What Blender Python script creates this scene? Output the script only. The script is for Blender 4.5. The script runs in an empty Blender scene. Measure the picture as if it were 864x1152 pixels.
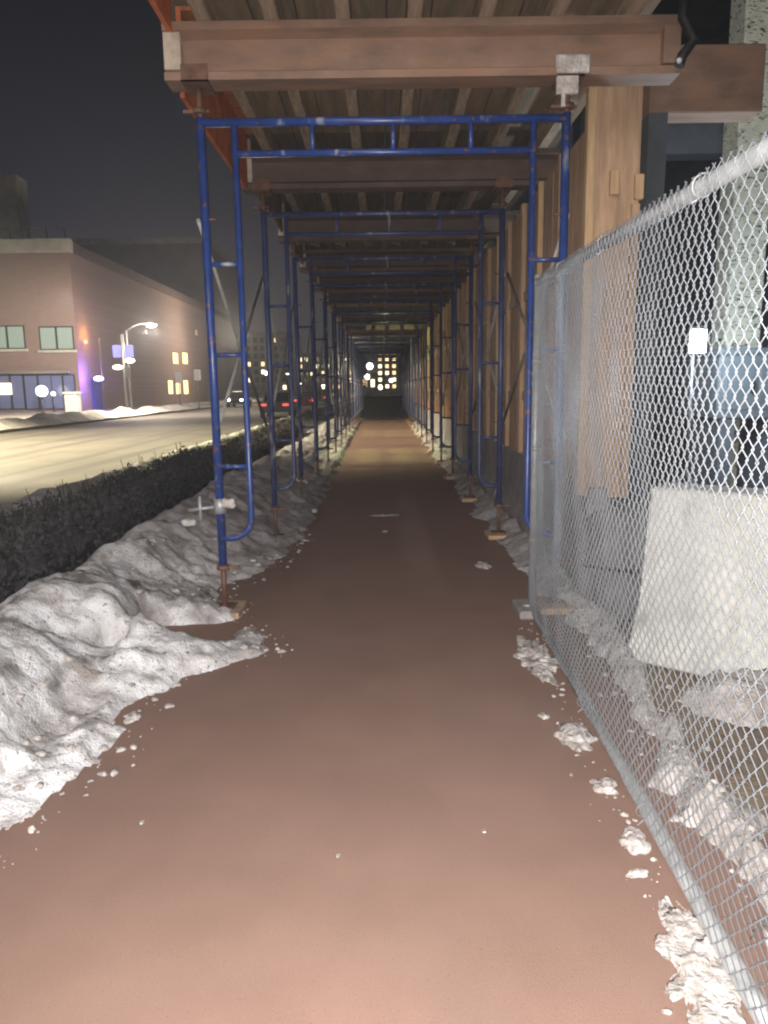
import bpy, bmesh, math, random
from mathutils import Vector, Matrix, noise
R = math.radians
random.seed(7)
sc = bpy.context.scene
COL = sc.collection

# ------------------------------------------------------------------ camera
F, CX, CY, HC = 830.0, 432.0, 576.0, 1.5
PITCH, ROLL = math.atan(140/830), 0.014
fwd = Vector((0, math.cos(PITCH), -math.sin(PITCH)))
up0 = Vector((0, math.sin(PITCH), math.cos(PITCH)))
rt0 = Vector((1, 0, 0))
rt = rt0*math.cos(ROLL) - up0*math.sin(ROLL)
up = up0*math.cos(ROLL) + rt0*math.sin(ROLL)
EYE = Vector((0, 0, HC))
def ray(px, py): return fwd + rt*((px-CX)/F) + up*((CY-py)/F)
def G(px, py, z=0.0):
    d = ray(px, py); return EYE + d*((z-HC)/d.z)
def W(px, py, Y):
    d = ray(px, py); return EYE + d*(Y/d.y)

cam = bpy.data.cameras.new('camera'); camo = bpy.data.objects.new('camera', cam); COL.objects.link(camo)
cam.sensor_fit = 'VERTICAL'; cam.sensor_height = 24; cam.sensor_width = 18; cam.lens = F/1152*24
cam.clip_start = 0.05; cam.clip_end = 2000
m = Matrix.Identity(4)
for i, v in enumerate((rt, up, -fwd)):
    for j in range(3): m[j][i] = v[j]
m.translation = EYE
camo.matrix_world = m
sc.camera = camo

# ------------------------------------------------------------------ materials
def mat(name, base=(.5,.5,.5), rough=.6, metal=0.0, var=0.0, scale=8.0, var_col=None, stretch=None, bump=0.0, bump_scale=30.0,
        emit=None, estr=0.0, spec=.5, detail=6.0, thresh=(.35,.65), rough_var=0.0):
    M = bpy.data.materials.new(name); M.use_nodes = True
    nt = M.node_tree; N = nt.nodes; L = nt.links
    b = N['Principled BSDF']
    b.inputs['Base Color'].default_value = (*base, 1); b.inputs['Roughness'].default_value = rough
    b.inputs['Metallic'].default_value = metal; b.inputs['Specular IOR Level'].default_value = spec
    tc = N.new('ShaderNodeTexCoord'); mp = N.new('ShaderNodeMapping')
    L.new(tc.outputs['Object'], mp.inputs['Vector'])
    if stretch: mp.inputs['Scale'].default_value = stretch
    if var > 0:
        n = N.new('ShaderNodeTexNoise'); n.inputs['Scale'].default_value = scale; n.inputs['Detail'].default_value = detail
        n.inputs['Roughness'].default_value = .65
        L.new(mp.outputs[0], n.inputs['Vector'])
        r = N.new('ShaderNodeValToRGB')
        r.color_ramp.elements[0].position = thresh[0]; r.color_ramp.elements[1].position = thresh[1]
        dk = var_col or tuple(c*(1-var) for c in base)
        r.color_ramp.elements[0].color = (*dk, 1); r.color_ramp.elements[1].color = (*base, 1)
        L.new(n.outputs['Fac'], r.inputs['Fac']); L.new(r.outputs['Color'], b.inputs['Base Color'])
        if rough_var:
            mr = N.new('ShaderNodeMapRange'); mr.inputs['From Min'].default_value = .3; mr.inputs['From Max'].default_value = .7
            mr.inputs['To Min'].default_value = rough-rough_var; mr.inputs['To Max'].default_value = rough+rough_var
            L.new(n.outputs['Fac'], mr.inputs['Value']); L.new(mr.outputs[0], b.inputs['Roughness'])
    if bump > 0:
        n2 = N.new('ShaderNodeTexNoise'); n2.inputs['Scale'].default_value = bump_scale; n2.inputs['Detail'].default_value = 8
        L.new(mp.outputs[0], n2.inputs['Vector'])
        bp = N.new('ShaderNodeBump'); bp.inputs['Strength'].default_value = bump; bp.inputs['Distance'].default_value = .02
        L.new(n2.outputs['Fac'], bp.inputs['Height']); L.new(bp.outputs[0], b.inputs['Normal'])
    if emit:
        b.inputs['Emission Color'].default_value = (*emit, 1); b.inputs['Emission Strength'].default_value = estr
    return M

def mix_layer(M, col, scale, lo, hi, stretch=None, detail=6, dist=0.0):
    """adds a second stain layer over a material's base colour"""
    nt = M.node_tree; N = nt.nodes; L = nt.links; b = N['Principled BSDF']
    tc = N.new('ShaderNodeTexCoord'); mp = N.new('ShaderNodeMapping'); L.new(tc.outputs['Object'], mp.inputs[0])
    if stretch: mp.inputs['Scale'].default_value = stretch
    n = N.new('ShaderNodeTexNoise'); n.inputs['Scale'].default_value = scale; n.inputs['Detail'].default_value = detail
    n.inputs['Distortion'].default_value = dist
    L.new(mp.outputs[0], n.inputs['Vector'])
    mr = N.new('ShaderNodeMapRange'); mr.inputs['From Min'].default_value = lo; mr.inputs['From Max'].default_value = hi
    L.new(n.outputs['Fac'], mr.inputs['Value'])
    mx = N.new('ShaderNodeMix'); mx.data_type = 'RGBA'
    L.new(mr.outputs[0], mx.inputs['Factor'])
    src = b.inputs['Base Color']
    if src.is_linked: L.new(src.links[0].from_socket, mx.inputs['A'])
    else: mx.inputs['A'].default_value = src.default_value
    mx.inputs['B'].default_value = (*col, 1)
    L.new(mx.outputs['Result'], b.inputs['Base Color'])
    return M

m_path = mat('path_asphalt', (.27,.168,.132), .78, var=.12, scale=2.2, bump=.16, bump_scale=210, rough_var=.12, spec=.35)
mix_layer(m_path, (.19,.13,.115), .9, .55, .9, detail=8)
mix_layer(m_path, (.36,.28,.25), 240, .66, .74, detail=2)
mix_layer(m_path, (.13,.09,.08), 190, .64, .72, detail=2)
m_ground = mat('site_soil', (.33,.25,.18), .9, var=.4, scale=3, bump=.8, bump_scale=25)
m_bed = mat('bed_mulch', (.08,.07,.07), .95, var=.5, scale=25, bump=1, bump_scale=40)
m_road = mat('road_asphalt', (.19,.175,.15), .7, var=.3, scale=.6, bump=.2, bump_scale=60)
mix_layer(m_road, (.11,.1,.09), 1.2, .5, .62, stretch=(1.6,.05,1))
m_kerb = mat('kerb_concrete', (.35,.33,.3), .85, var=.35, scale=6, bump=.3)
m_snow = mat('snow_dirty', (.84,.85,.88), .75, var=.3, scale=3.2, var_col=(.45,.42,.41), bump=.55, bump_scale=26, thresh=(.33,.55), spec=.3)
mix_layer(m_snow, (.17,.14,.13), 2.6, .52, .68, detail=9, dist=.8)
mix_layer(m_snow, (.36,.32,.30), 9, .53, .72, detail=9, dist=.4)
mix_layer(m_snow, (.2,.17,.16), 45, .6, .72, detail=4)
def deep_dirt_shade(M):  # darkens snow further in: grime plus tunnel shade put into the colour
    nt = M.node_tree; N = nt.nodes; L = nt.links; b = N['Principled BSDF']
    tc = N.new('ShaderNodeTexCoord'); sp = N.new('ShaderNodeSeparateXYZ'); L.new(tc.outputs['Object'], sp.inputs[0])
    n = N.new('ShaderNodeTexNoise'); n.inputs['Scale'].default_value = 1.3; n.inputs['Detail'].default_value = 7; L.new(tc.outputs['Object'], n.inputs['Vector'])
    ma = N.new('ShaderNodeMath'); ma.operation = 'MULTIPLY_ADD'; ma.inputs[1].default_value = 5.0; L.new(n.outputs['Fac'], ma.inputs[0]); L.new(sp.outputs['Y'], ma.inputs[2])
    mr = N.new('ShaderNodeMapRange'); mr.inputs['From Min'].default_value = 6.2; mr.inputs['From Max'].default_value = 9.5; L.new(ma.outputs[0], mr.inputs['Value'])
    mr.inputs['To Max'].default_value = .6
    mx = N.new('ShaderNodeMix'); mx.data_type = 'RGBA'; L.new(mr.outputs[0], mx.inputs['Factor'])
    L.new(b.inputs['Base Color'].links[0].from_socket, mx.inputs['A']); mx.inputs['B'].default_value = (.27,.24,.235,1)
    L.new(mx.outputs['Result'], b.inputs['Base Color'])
deep_dirt_shade(m_snow)
def crust(M):
    nt = M.node_tree; N = nt.nodes; L = nt.links; b = N['Principled BSDF']
    tc = N.new('ShaderNodeTexCoord'); v = N.new('ShaderNodeTexVoronoi'); v.inputs['Scale'].default_value = 85; L.new(tc.outputs['Object'], v.inputs['Vector'])
    bp = N.new('ShaderNodeBump'); bp.inputs['Strength'].default_value = .5; bp.inputs['Distance'].default_value = .008; bp.invert = True
    L.new(v.outputs['Distance'], bp.inputs['Height'])
    L.new(b.inputs['Normal'].links[0].from_socket, bp.inputs['Normal']); L.new(bp.outputs[0], b.inputs['Normal'])
crust(m_snow)
m_snow2 = mat('snow_clean', (.66,.63,.62), .75, var=.25, scale=14, var_col=(.38,.33,.30), bump=1.0, bump_scale=45, spec=.3)
m_snowfar = mat('snow_roadside', (.75,.73,.7), .8, var=.4, scale=1.5, var_col=(.4,.37,.34), bump=.5)
m_blue = mat('blue_enamel', (.03,.07,.28), .32, metal=.0, var=.35, scale=9, spec=.6, bump=.05, bump_scale=60)
mix_layer(m_blue, (.2,.11,.07), 22, .62, .68, detail=6)
mix_layer(m_blue, (.35,.37,.42), 11, .62, .72, stretch=(1,1,.3), detail=6)
m_greyblue = mat('greyer_blue_enamel', (.06,.075,.17), .4, var=.45, scale=7, var_col=(.035,.05,.15), spec=.6, bump=.05, bump_scale=60)  # greyer blue for every frame after the first
mix_layer(m_greyblue, (.3,.3,.32), 16, .6, .7, stretch=(1,1,.25), detail=5)
m_galv = mat('galvanised_steel', (.5,.51,.52), .42, metal=.35, var=.35, scale=14, rough_var=.12)
m_wire = mat('galvanised_wire', (.29,.31,.34), .45, metal=.35, var=.2, scale=20)
m_rust = mat('rusty_steel', (.24,.13,.085), .65, metal=.25, var=.5, scale=12, bump=.3)
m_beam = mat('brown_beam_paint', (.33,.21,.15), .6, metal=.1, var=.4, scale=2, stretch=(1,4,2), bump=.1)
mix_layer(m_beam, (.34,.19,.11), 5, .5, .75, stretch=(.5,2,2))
m_beamdim = mat('far_shade_beam_paint', (.16,.105,.082), .7, metal=.1, var=.45, scale=2, stretch=(1,4,2), bump=.1)  # beams past the mouth: tunnel shade put into a darker brown
m_deckdim = mat('far_shade_deck_planks', (.17,.125,.09), .85, var=.45, scale=2, stretch=(5,.6,1), bump=.2)  # deck beyond the first bay, coloured darker to suggest unlit depth
m_beamend = mat('pale_cut_end', (.62,.52,.42), .8, var=.3, scale=20)
m_ply = mat('plywood', (.62,.41,.26), .75, var=.4, scale=2.6, stretch=(6,6,.7), bump=.15)
m_ply2 = mat('weathered_plywood', (.6,.42,.3), .8, var=.45, scale=2.6, stretch=(6,6,.7), bump=.15)
m_stud = mat('pine_lumber', (.68,.46,.26), .7, var=.3, scale=4, stretch=(8,8,.6), bump=.1)
m_deck = mat('deck_planks', (.33,.23,.145), .85, var=.4, scale=2, stretch=(5,.6,1), bump=.2)
mix_layer(m_deck, (.17,.15,.1), 3, .5, .62, stretch=(4,.5,1))
m_joistdim = mat('far_shade_joist_lumber', (.22,.17,.13), .8, var=.45, scale=5, stretch=(6,.7,6))  # later joist runs, base colour lowered for the gloom deep inside
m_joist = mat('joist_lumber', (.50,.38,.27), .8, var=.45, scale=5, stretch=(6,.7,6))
m_orange = mat('orange_paint', (.7,.2,.07), .7, var=.45, scale=6, bump=.2)
m_orange2 = mat('orange_board', (.5,.2,.07), .7, var=.4, scale=3, stretch=(6,6,.7))
m_conc = mat('barrier_concrete', (.85,.85,.8), .85, var=.3, scale=3, bump=.35, bump_scale=50)
mix_layer(m_conc, (.4,.36,.31), 6, .6, .75, stretch=(1,1,.35))
m_conc2 = mat('grey_barrier_concrete', (.36,.34,.33), .9, var=.35, scale=4, bump=.35, bump_scale=50)
m_col = mat('column_concrete', (.75,.75,.6), .9, var=.25, scale=5, bump=.3)
mix_layer(m_col, (.1,.1,.08), 2.2, .585, .61, stretch=(3,3,9), detail=2, dist=2.5)
m_dark = mat('dark_void_concrete', (.12,.135,.155), .9, var=.5, scale=1.2)
m_black = mat('black_rubber', (.012,.012,.013), .6)
m_brick = mat('brown_brick', (.27,.19,.17), .9, var=.25, scale=3, bump=.2)
def brickify(M, c1, c2, mort, s):
    nt = M.node_tree; N = nt.nodes; L = nt.links; b = N['Principled BSDF']
    tc = N.new('ShaderNodeTexCoord'); mp = N.new('ShaderNodeMapping'); mp.inputs['Rotation'].default_value = (R(90),0,0)
    L.new(tc.outputs['Object'], mp.inputs[0])
    t = N.new('ShaderNodeTexBrick'); t.inputs['Scale'].default_value = s
    t.inputs['Color1'].default_value = (*c1,1); t.inputs['Color2'].default_value = (*c2,1); t.inputs['Mortar'].default_value = (*mort,1)
    L.new(mp.outputs[0], t.inputs['Vector']); L.new(t.outputs['Color'], b.inputs['Base Color'])
brickify(m_brick, (.27,.185,.165), (.22,.15,.14), (.3,.26,.24), 2.5)
m_brickdk = mat('dark_brick_coping', (.14,.10,.09), .9, var=.3, scale=2)
m_pale = mat('pale_coping', (.6,.6,.52), .8, var=.3, scale=1)
m_darkwall = mat('dark_grey_wall', (.26,.25,.26), .9, var=.3, scale=.3)
m_glassdk = mat('dark_window_glass', (.03,.035,.05), .12, spec=.8)
m_winlit = mat('lit_green_white_window', (.2,.25,.22), .2, emit=(.42,.55,.47), estr=.42, var=.1)
m_wintop = mat('shop_glass', (.1,.12,.2), .15, emit=(.16,.18,.36), estr=.35)
m_winwarm = mat('warm_lit_window', (.4,.3,.15), .3, emit=(1,.72,.36), estr=2.0)
m_winhot = mat('bright_warm_sign', (.5,.45,.3), .3, emit=(1,.86,.55), estr=3.0)
m_windim = mat('dim_lit_window', (.2,.15,.1), .3, emit=(1,.72,.42), estr=.45)
m_globe = mat('lamp_globe_glass', (.8,.8,.7), .3, emit=(1,.95,.82), estr=7.0)
m_purple = mat('purple_lamp_glass', (.5,.4,.8), .3, emit=(.42,.27,1.0), estr=7.0)
m_work = mat('work_light_led', (.8,.8,.8), .3, emit=(.82,.93,1.0), estr=30.0)
m_bluesign = mat('blue_banner_cloth', (.07,.08,.4), .7, var=.3, scale=3)
m_whitep = mat('white_paint', (.7,.7,.7), .6, var=.2, scale=5)
m_pole = mat('grey_pole_metal', (.13,.13,.135), .5, metal=.5)
m_leaf = mat('hedge_leaves', (.11,.105,.108), .85, var=.5, scale=20, spec=.2)
m_twig = mat('hedge_twigs', (.04,.03,.025), .9)
m_car = [mat('car_paint_dark', (.03,.03,.035), .3, spec=.7), mat('car_paint_silver', (.3,.3,.32), .3, metal=.4), mat('car_paint_maroon', (.06,.02,.022), .3)]
m_tail = mat('tail_lamp', (.4,.03,.03), .3, emit=(1,.12,.1), estr=1.3)
m_head = mat('head_lamp', (.8,.8,.8), .3, emit=(1,.95,.85), estr=9)
m_green = mat('green_awning_cloth', (.03,.12,.09), .8)
m_tarp = mat('bluish_box_paint', (.12,.14,.155), .6, var=.25, scale=3)
m_tarpd = mat('dark_tarpaulin', (.2,.19,.185), .6, var=.4, scale=4, bump=.3, bump_scale=12)
m_paper = mat('paper_white', (.75,.73,.7), .8, var=.15, scale=20)

# ------------------------------------------------------------------ helpers
def bm_new(): return bmesh.new()
def box(bm, c, s, rot=None):
    r = bmesh.ops.create_cube(bm, size=1)
    M = Matrix.Translation(Vector(c)) @ (rot.to_4x4() if rot else Matrix.Identity(4)) @ Matrix.Diagonal((*s, 1))
    bmesh.ops.transform(bm, matrix=M, verts=r['verts']); return r['verts']
def box2(bm, a, b):
    a, b = Vector(a), Vector(b); return box(bm, (a+b)/2, [abs(v) for v in (b-a)])
def tube(bm, pts, r, seg=8, cap=True):
    pts = [Vector(p) for p in pts]; rings = []; n = len(pts)
    prev = None
    for i, p in enumerate(pts):
        t = (pts[min(i+1, n-1)] - pts[max(i-1, 0)]).normalized()
        if prev is None:
            a = Vector((0,0,1)) if abs(t.z) < .9 else Vector((1,0,0))
            u = t.cross(a).normalized()
        else:
            u = (prev - t*prev.dot(t)).normalized()
        prev = u; v = t.cross(u)
        rr = r[i] if isinstance(r, (list, tuple)) else r
        rings.append([bm.verts.new(p + (u*math.cos(k*2*math.pi/seg) + v*math.sin(k*2*math.pi/seg))*rr) for k in range(seg)])
    for i in range(n-1):
        for k in range(seg):
            bm.faces.new((rings[i][k], rings[i][(k+1) % seg], rings[i+1][(k+1) % seg], rings[i+1][k])).smooth = True
    if cap:
        bm.faces.new(rings[0][::-1]); bm.faces.new(rings[-1])
def prism(bm, poly, axis, a, b):
    """poly: list of 2-D points, extruded along axis between a and b"""
    def P(q, t): return {'x': (t, q[0], q[1]), 'y': (q[0], t, q[1]), 'z': (q[0], q[1], t)}[axis]
    A = [bm.verts.new(P(q, a)) for q in poly]; B = [bm.verts.new(P(q, b)) for q in poly]
    bm.faces.new(A); bm.faces.new(B[::-1])
    for i in range(len(poly)):
        j = (i+1) % len(poly); bm.faces.new((A[i], B[i], B[j], A[j]))
def sphere(bm, c, r, u=12, v=8, sc_=(1,1,1)):
    q = bmesh.ops.create_uvsphere(bm, u_segments=u, v_segments=v, radius=r)
    bmesh.ops.transform(bm, matrix=Matrix.Translation(Vector(c)) @ Matrix.Diagonal((*sc_, 1)), verts=q['verts'])
    for f in set(f for vv in q['verts'] for f in vv.link_faces): f.smooth = True
def obj(name, bm, m, parent=None, bevel=0.0):
    if bevel:
        bmesh.ops.bevel(bm, geom=list(bm.edges), offset=bevel, segments=1, affect='EDGES', clamp_overlap=True)
    bmesh.ops.recalc_face_normals(bm, faces=bm.faces)
    me = bpy.data.meshes.new(name); bm.to_mesh(me); bm.free()
    me.materials.append(m)
    o = bpy.data.objects.new(name, me); COL.objects.link(o)
    if parent: o.parent = parent
    return o
def tag(o, label, cat, group=None):
    o['label'] = label; o['category'] = cat
    if group: o['group'] = group
    return o
def thing(name, label, cat, loc=(0,0,0), rz=0, group=None):
    o = bpy.data.objects.new(name, None); COL.objects.link(o); o.location = loc; o.rotation_euler = (0,0,rz)
    o.empty_display_size = .2
    return tag(o, label, cat, group)
def copy_tree(o, parent=None):
    c = o.copy(); COL.objects.link(c)
    if parent: c.parent = parent
    for ch in o.children: copy_tree(ch, c)
    return c
def struct(o, kind='structure'): o['kind'] = kind; return o
ORD = ['first','second','third','fourth','fifth','sixth','seventh','eighth','ninth','tenth','eleventh','twelfth','thirteenth','fourteenth',
       'fifteenth','sixteenth','seventeenth','eighteenth','nineteenth','twentieth','twenty-first','twenty-second','twenty-third','twenty-fourth']

# ------------------------------------------------------------------ layout constants
XL, XR = -1.09, 1.15            # outer legs
XLi, XRi = -.885, .95           # inner legs
Y1, DY, NF = 4.85, 2.44, 16
ZB, ZT = .34, 3.14              # frame bottom / top
ZI = 2.93                       # inner arch bar
ZBM0, ZBM1 = 3.32, 3.64         # beam

# ------------------------------------------------------------------ ground
b = bm_new()
vs = [b.verts.new(p) for p in ((-150,-60,-.16),(150,-60,-.16),(150,300,-.16),(-150,300,-.16))]; b.faces.new(vs)
struct(obj('ground', b, m_ground))
b = bm_new(); box2(b, (-1.45,-20,-.3), (1.28,75,0)); struct(obj('footpath', b, m_path))
b = bm_new()
nx, ny = 24, 60
grid = [[b.verts.new((1.28+.002+i*.5, -4+j*.5, -.012 + .03*noise.noise(Vector((i*.7,j*.7,3))) - (.02 if i else 0))) for j in range(ny)] for i in range(nx)]
for i in range(nx-1):
    for j in range(ny-1): b.faces.new((grid[i][j], grid[i+1][j], grid[i+1][j+1], grid[i][j+1]))
struct(obj('site_ground', b, m_ground))
b = bm_new(); box2(b, (-3.9,-20,-.3), (-1.452,140,-.02)); struct(obj('planting_bed_ground', b, m_bed))
b = bm_new(); box2(b, (-4.08,-20,-.3), (-3.902,140,.0)); struct(obj('kerb', b, m_kerb))
XF = -15.7
b = bm_new(); vs = [b.verts.new(p) for p in ((XF,-30,-.13),(-4.08,-30,-.13),(-4.08,290,-.13),(XF,290,-.13))]; b.faces.new(vs)
struct(obj('road', b, m_road))
b = bm_new(); box2(b, (XF-.18,-30,-.3), (XF,290,.0)); struct(obj('far_kerb', b, m_kerb))
b = bm_new(); box2(b, (-60,-30,-.3), (XF-.182,290,-.01)); struct(obj('far_pavement', b, m_kerb))
# crossing pavement at the far end of the path
b = bm_new(); box2(b, (-3.9,75.01,-.3), (30,140,-.012)); struct(obj('far_path', b, m_kerb))

# ------------------------------------------------------------------ snow
def lerp_list(pts, y):
    if y <= pts[0][0]: return pts[0][1]
    for (a, va), (c, vc) in zip(pts, pts[1:]):
        if y <= c: return va + (vc-va)*(y-a)/(c-a)
    return pts[-1][1]
def sstep(a, c, x):
    t = max(0, min(1, (x-a)/(c-a))); return t*t*(3-2*t)
edge_px = [(0,932),(50,900),(100,868),(128,835),(150,800),(205,765),(292,738),(296,716),(262,690),(240,664)]
edge = sorted((G(*p).y, G(*p).x) for p in edge_px)
edge = [(-2, -1.3)] + edge + [(6.0,-1.02),(7.0,-.88),(8.5,-.83),(12,-.85),(20,-.9),(40,-.95)]
holes = [(G(205,716), .25, .21, .6), (G(128,745), .08, .1, .25), (G(150,690), .2, .14, .07), (G(262,705), .10, .12, .10), (G(160,800), .14,.16,.05)]
dents = [(G(150,650,.18), .22, .22, .10), (G(88,715,.2), .25, .25, .12), (G(200,600,.2), .2, .3, .1), (G(70,790,.1), .12, .35, .07)]
def nz(x, y, s, z=0): return noise.noise(Vector((x*s, y*s, z)))
def snow_h(x, y):
    e = lerp_list(edge, y) + .05*nz(x, y, 3.1, 5) + .06*nz(x, y, 8, 1) + .02*nz(x, y, 25, 1)
    u = e - x
    if u < -.02: return -1
    crest = .37 + .07*nz(0, y, .9, 2) + .05*nz(0, y, 2.7, 9)
    if y > 9: crest *= max(.45, 1-(y-9)*.06)
    h = .045*sstep(0, .1, u) + (crest-.045)*sstep(.12, max(.55, e+1.95), u)
    xc = -1.98 + .07*nz(0, y, 1.3, 4)
    if x < xc: h *= 1 - sstep(0, .55, xc-x)
    a = sstep(0, .25, u)
    wq = noise.noise(Vector((x*1.1, y*1.1, 33)))
    h += a*(.07*nz(x, y, 2.0, 7) + .06*abs(nz(x+.4*wq, y*.8+.5*wq, 4.2, 8)) + .022*nz(x, y, 8, 8)) + sstep(0,.1,u)*(.016*nz(x, y, 15, 3) + .008*nz(x, y, 32, 3))
    # lumps
    d, _ = noise.voronoi(Vector((x*9, y*9, 0)))
    lum = max(0, .5-d[0])*max(0, nz(x, y, 1.7, 12)+.3)
    d2, _ = noise.voronoi(Vector((x*22, y*22, 4)))
    h += .11*lum*a + .03*max(0,.45-d2[0])*max(0, nz(x, y, 1.3, 22)+.35)*a
    for c, rx, ry, dep in holes: h -= dep*math.exp(-((x-c.x)/rx)**4 - ((y-c.y)/ry)**4)
    for c, rx, ry, dep in dents:
        q = ((x-c.x)/rx)**2 + ((y-c.y)/ry)**2
        h -= dep*math.exp(-q*q)
    return h
def heightfield(name, x0, x1, y0, y1, sx, fy, hf, m, base=0.0):
    xs = [x0 + i*sx for i in range(int((x1-x0)/sx)+1)]
    ys = [y0]
    while ys[-1] < y1: ys.append(ys[-1] + fy(ys[-1]))
    bm = bm_new(); g = {}
    H = [[hf(x, y) for y in ys] for x in xs]
    def V(i, j):
        if (i, j) not in g: g[(i, j)] = bm.verts.new((xs[i], ys[j], base + max(-.015, H[i][j])))
        return g[(i, j)]
    for i in range(len(xs)-1):
        for j in range(len(ys)-1):
            if max(H[i][j], H[i+1][j], H[i][j+1], H[i+1][j+1]) > .004:
                f = bm.faces.new((V(i,j), V(i+1,j), V(i+1,j+1), V(i,j+1))); f.smooth = True
    return struct(obj(name, bm, m), 'stuff')
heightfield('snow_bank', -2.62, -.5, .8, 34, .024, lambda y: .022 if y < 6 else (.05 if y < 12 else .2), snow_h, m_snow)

# loose crumbs fallen off the bank
def crumbs(name, pts, m):
    bm = bm_new()
    for (x, y, z, r) in pts:
        q = bmesh.ops.create_icosphere(bm, subdivisions=2 if r > .012 else 1, radius=1)
        sd = Vector((random.random()*50, 0, 0)); rz = Matrix.Rotation(random.uniform(0,6), 3, 'Z')
        sx, sy, sz = random.uniform(.8,1.6), random.uniform(.7,1.1), random.uniform(.45,.8)
        for v in q['verts']:
            k = 1 + .5*noise.noise(v.co*1.4+sd)
            c = rz @ Vector((v.co.x*sx*k*r, v.co.y*sy*k*r, v.co.z*sz*k*r))
            v.co = c + Vector((x, y, z + r*.15))
    for f in bm.faces: f.smooth = True
    struct(obj(name, bm, m), 'stuff')
pts = []
for k in range(300):
    y = 2.1 + random.random()**1.5*5.5; e = lerp_list(edge, y)
    x = e + random.gauss(.0, .09) + (.06 if random.random() < .3 else 0)
    r = .004 + .016*random.random()**3
    if random.random() < .05: r *= 1.7
    pts.append((x, y, max(0, snow_h(x, y)), r))
for k in range(250):
    y = 2.0 + random.random()*4.5; x = lerp_list(edge, y) - random.random()**1.2*.8
    h = snow_h(x, y)
    if h > .01: pts.append((x, y, h, .005 + .02*random.random()**3))
crumbs('snow_crumbs', pts, m_snow2)

# snow along the near road edge and across the street
def roadside(x, y):
    c = -4.35 + .12*nz(0, y, .6, 3)
    return .3*math.exp(-((x-c)/.36)**2)*(1+.18*nz(x, y, .9, 1)+.16*nz(x, y, 4, 2)+.14*nz(x, y, 9, 5)+.12*nz(x,y,20,6)) - .05
heightfield('roadside_snow', -5.3, -3.5, 3, 60, .05, lambda y: .05 if y < 16 else .4, roadside, m_snowfar, base=-.02)
def farside(x, y):
    c = -16.6 + .3*nz(0, y, .2, 3)
    return .42*math.exp(-((x-c)/.75)**2)*(1+.5*nz(x, y, .7, 1)+.35*nz(x, y, 2, 2)) - .06
heightfield('far_kerb_snow', -18.8, -15.4, 22, 130, .25, lambda y: .4 if y < 70 else 1, farside, m_snowfar, base=-.01)
FA0, FB0 = G(598, 690), G(850, 1150)
# ridge of snow behind the fence
ridge_px = [(640,672),(668,702),(700,752),(722,790),(752,845),(775,885),(800,905),(830,950),(862,1000),(900,1080)]
ridge_w = [.14,.12,.07,.055,.05,.12,.125,.085,.045,.11]
ridge = [(G(*p).y, G(*p).x, w) for p, w in zip(ridge_px, ridge_w)][::-1]
rx_ = [(a, c) for a, c, w in ridge]; rw_ = [(a, w) for a, c, w in ridge]
def ridge_h(x, y):
    c = lerp_list(rx_, y); w = lerp_list(rw_, y)*(1 + .75*nz(0, y, 4.5, 3) + .3*nz(0, y, 13, 5))
    if w < .015: return -.02
    u = (x - c - .05*nz(0, y, 3.3, 8))/w + .5*nz(x, y, 8, 2) + .3*nz(x, y, 21, 6)
    q = 1 - u*u
    if q <= 0: return -.02
    d, _ = noise.voronoi(Vector((x*14, y*14, 3)))
    return math.sqrt(q)*.085*(1+.9*nz(x, y, 5, 6)) + .06*max(0,.5-d[0])*q + .015*nz(x, y, 30, 4) - .014
pts = []
for k in range(260):
    y = 1.9 + random.random()*3.0; x = lerp_list(rx_, y) + random.gauss(0, .11)
    if x > 1.03: pts.append((x, y, max(0, ridge_h(x, y)), .004+.016*random.random()**3))
for k in range(120):
    p = FA0 + (FB0-FA0)*random.random(); x = p.x - abs(random.gauss(.03, .05)) - .03
    pts.append((x, p.y, 0, .003+.010*random.random()**3))
crumbs('fence_snow_crumbs', pts, m_snow2)
heightfield('fence_snow_ridge', .98, 1.75, 1.6, 5.3, .016, lambda y: .016, ridge_h, m_snow2, base=0.0)
pc = G(842,792)
def pile_h(x, y):
    q = 1 - ((x-pc.x)/.28)**2 - ((y-pc.y)/.2)**2 + .5*nz(x, y, 7, 3)
    if q <= 0: return -.02
    return math.sqrt(q)*.16*(1+.4*nz(x, y, 9, 6)) + .012*nz(x, y, 30, 4) - .01
heightfield('barrier_foot_snow', pc.x-.6, pc.x+.6, pc.y-.5, pc.y+.5, .02, lambda y: .02, pile_h, m_snow2)
# dirty snow under the right legs further in
def right_h(x, y):
    e = 1.02 + .1*nz(0, y, 1.1, 3) + .07*nz(x, y, 4, 1)
    u = x - e
    if u < 0: return -.02
    return .13*sstep(0, .35, u)*(1+.5*nz(x, y, 3, 5)) + .02*nz(x, y, 14, 2)*sstep(0,.1,u) - .02 - .03*nz(x, y, 1.5, 9)
heightfield('hoarding_foot_snow', .85, 1.36, 5.1, 30, .03, lambda y: .035 if y < 9 else .12, right_h, m_snow)

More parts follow.
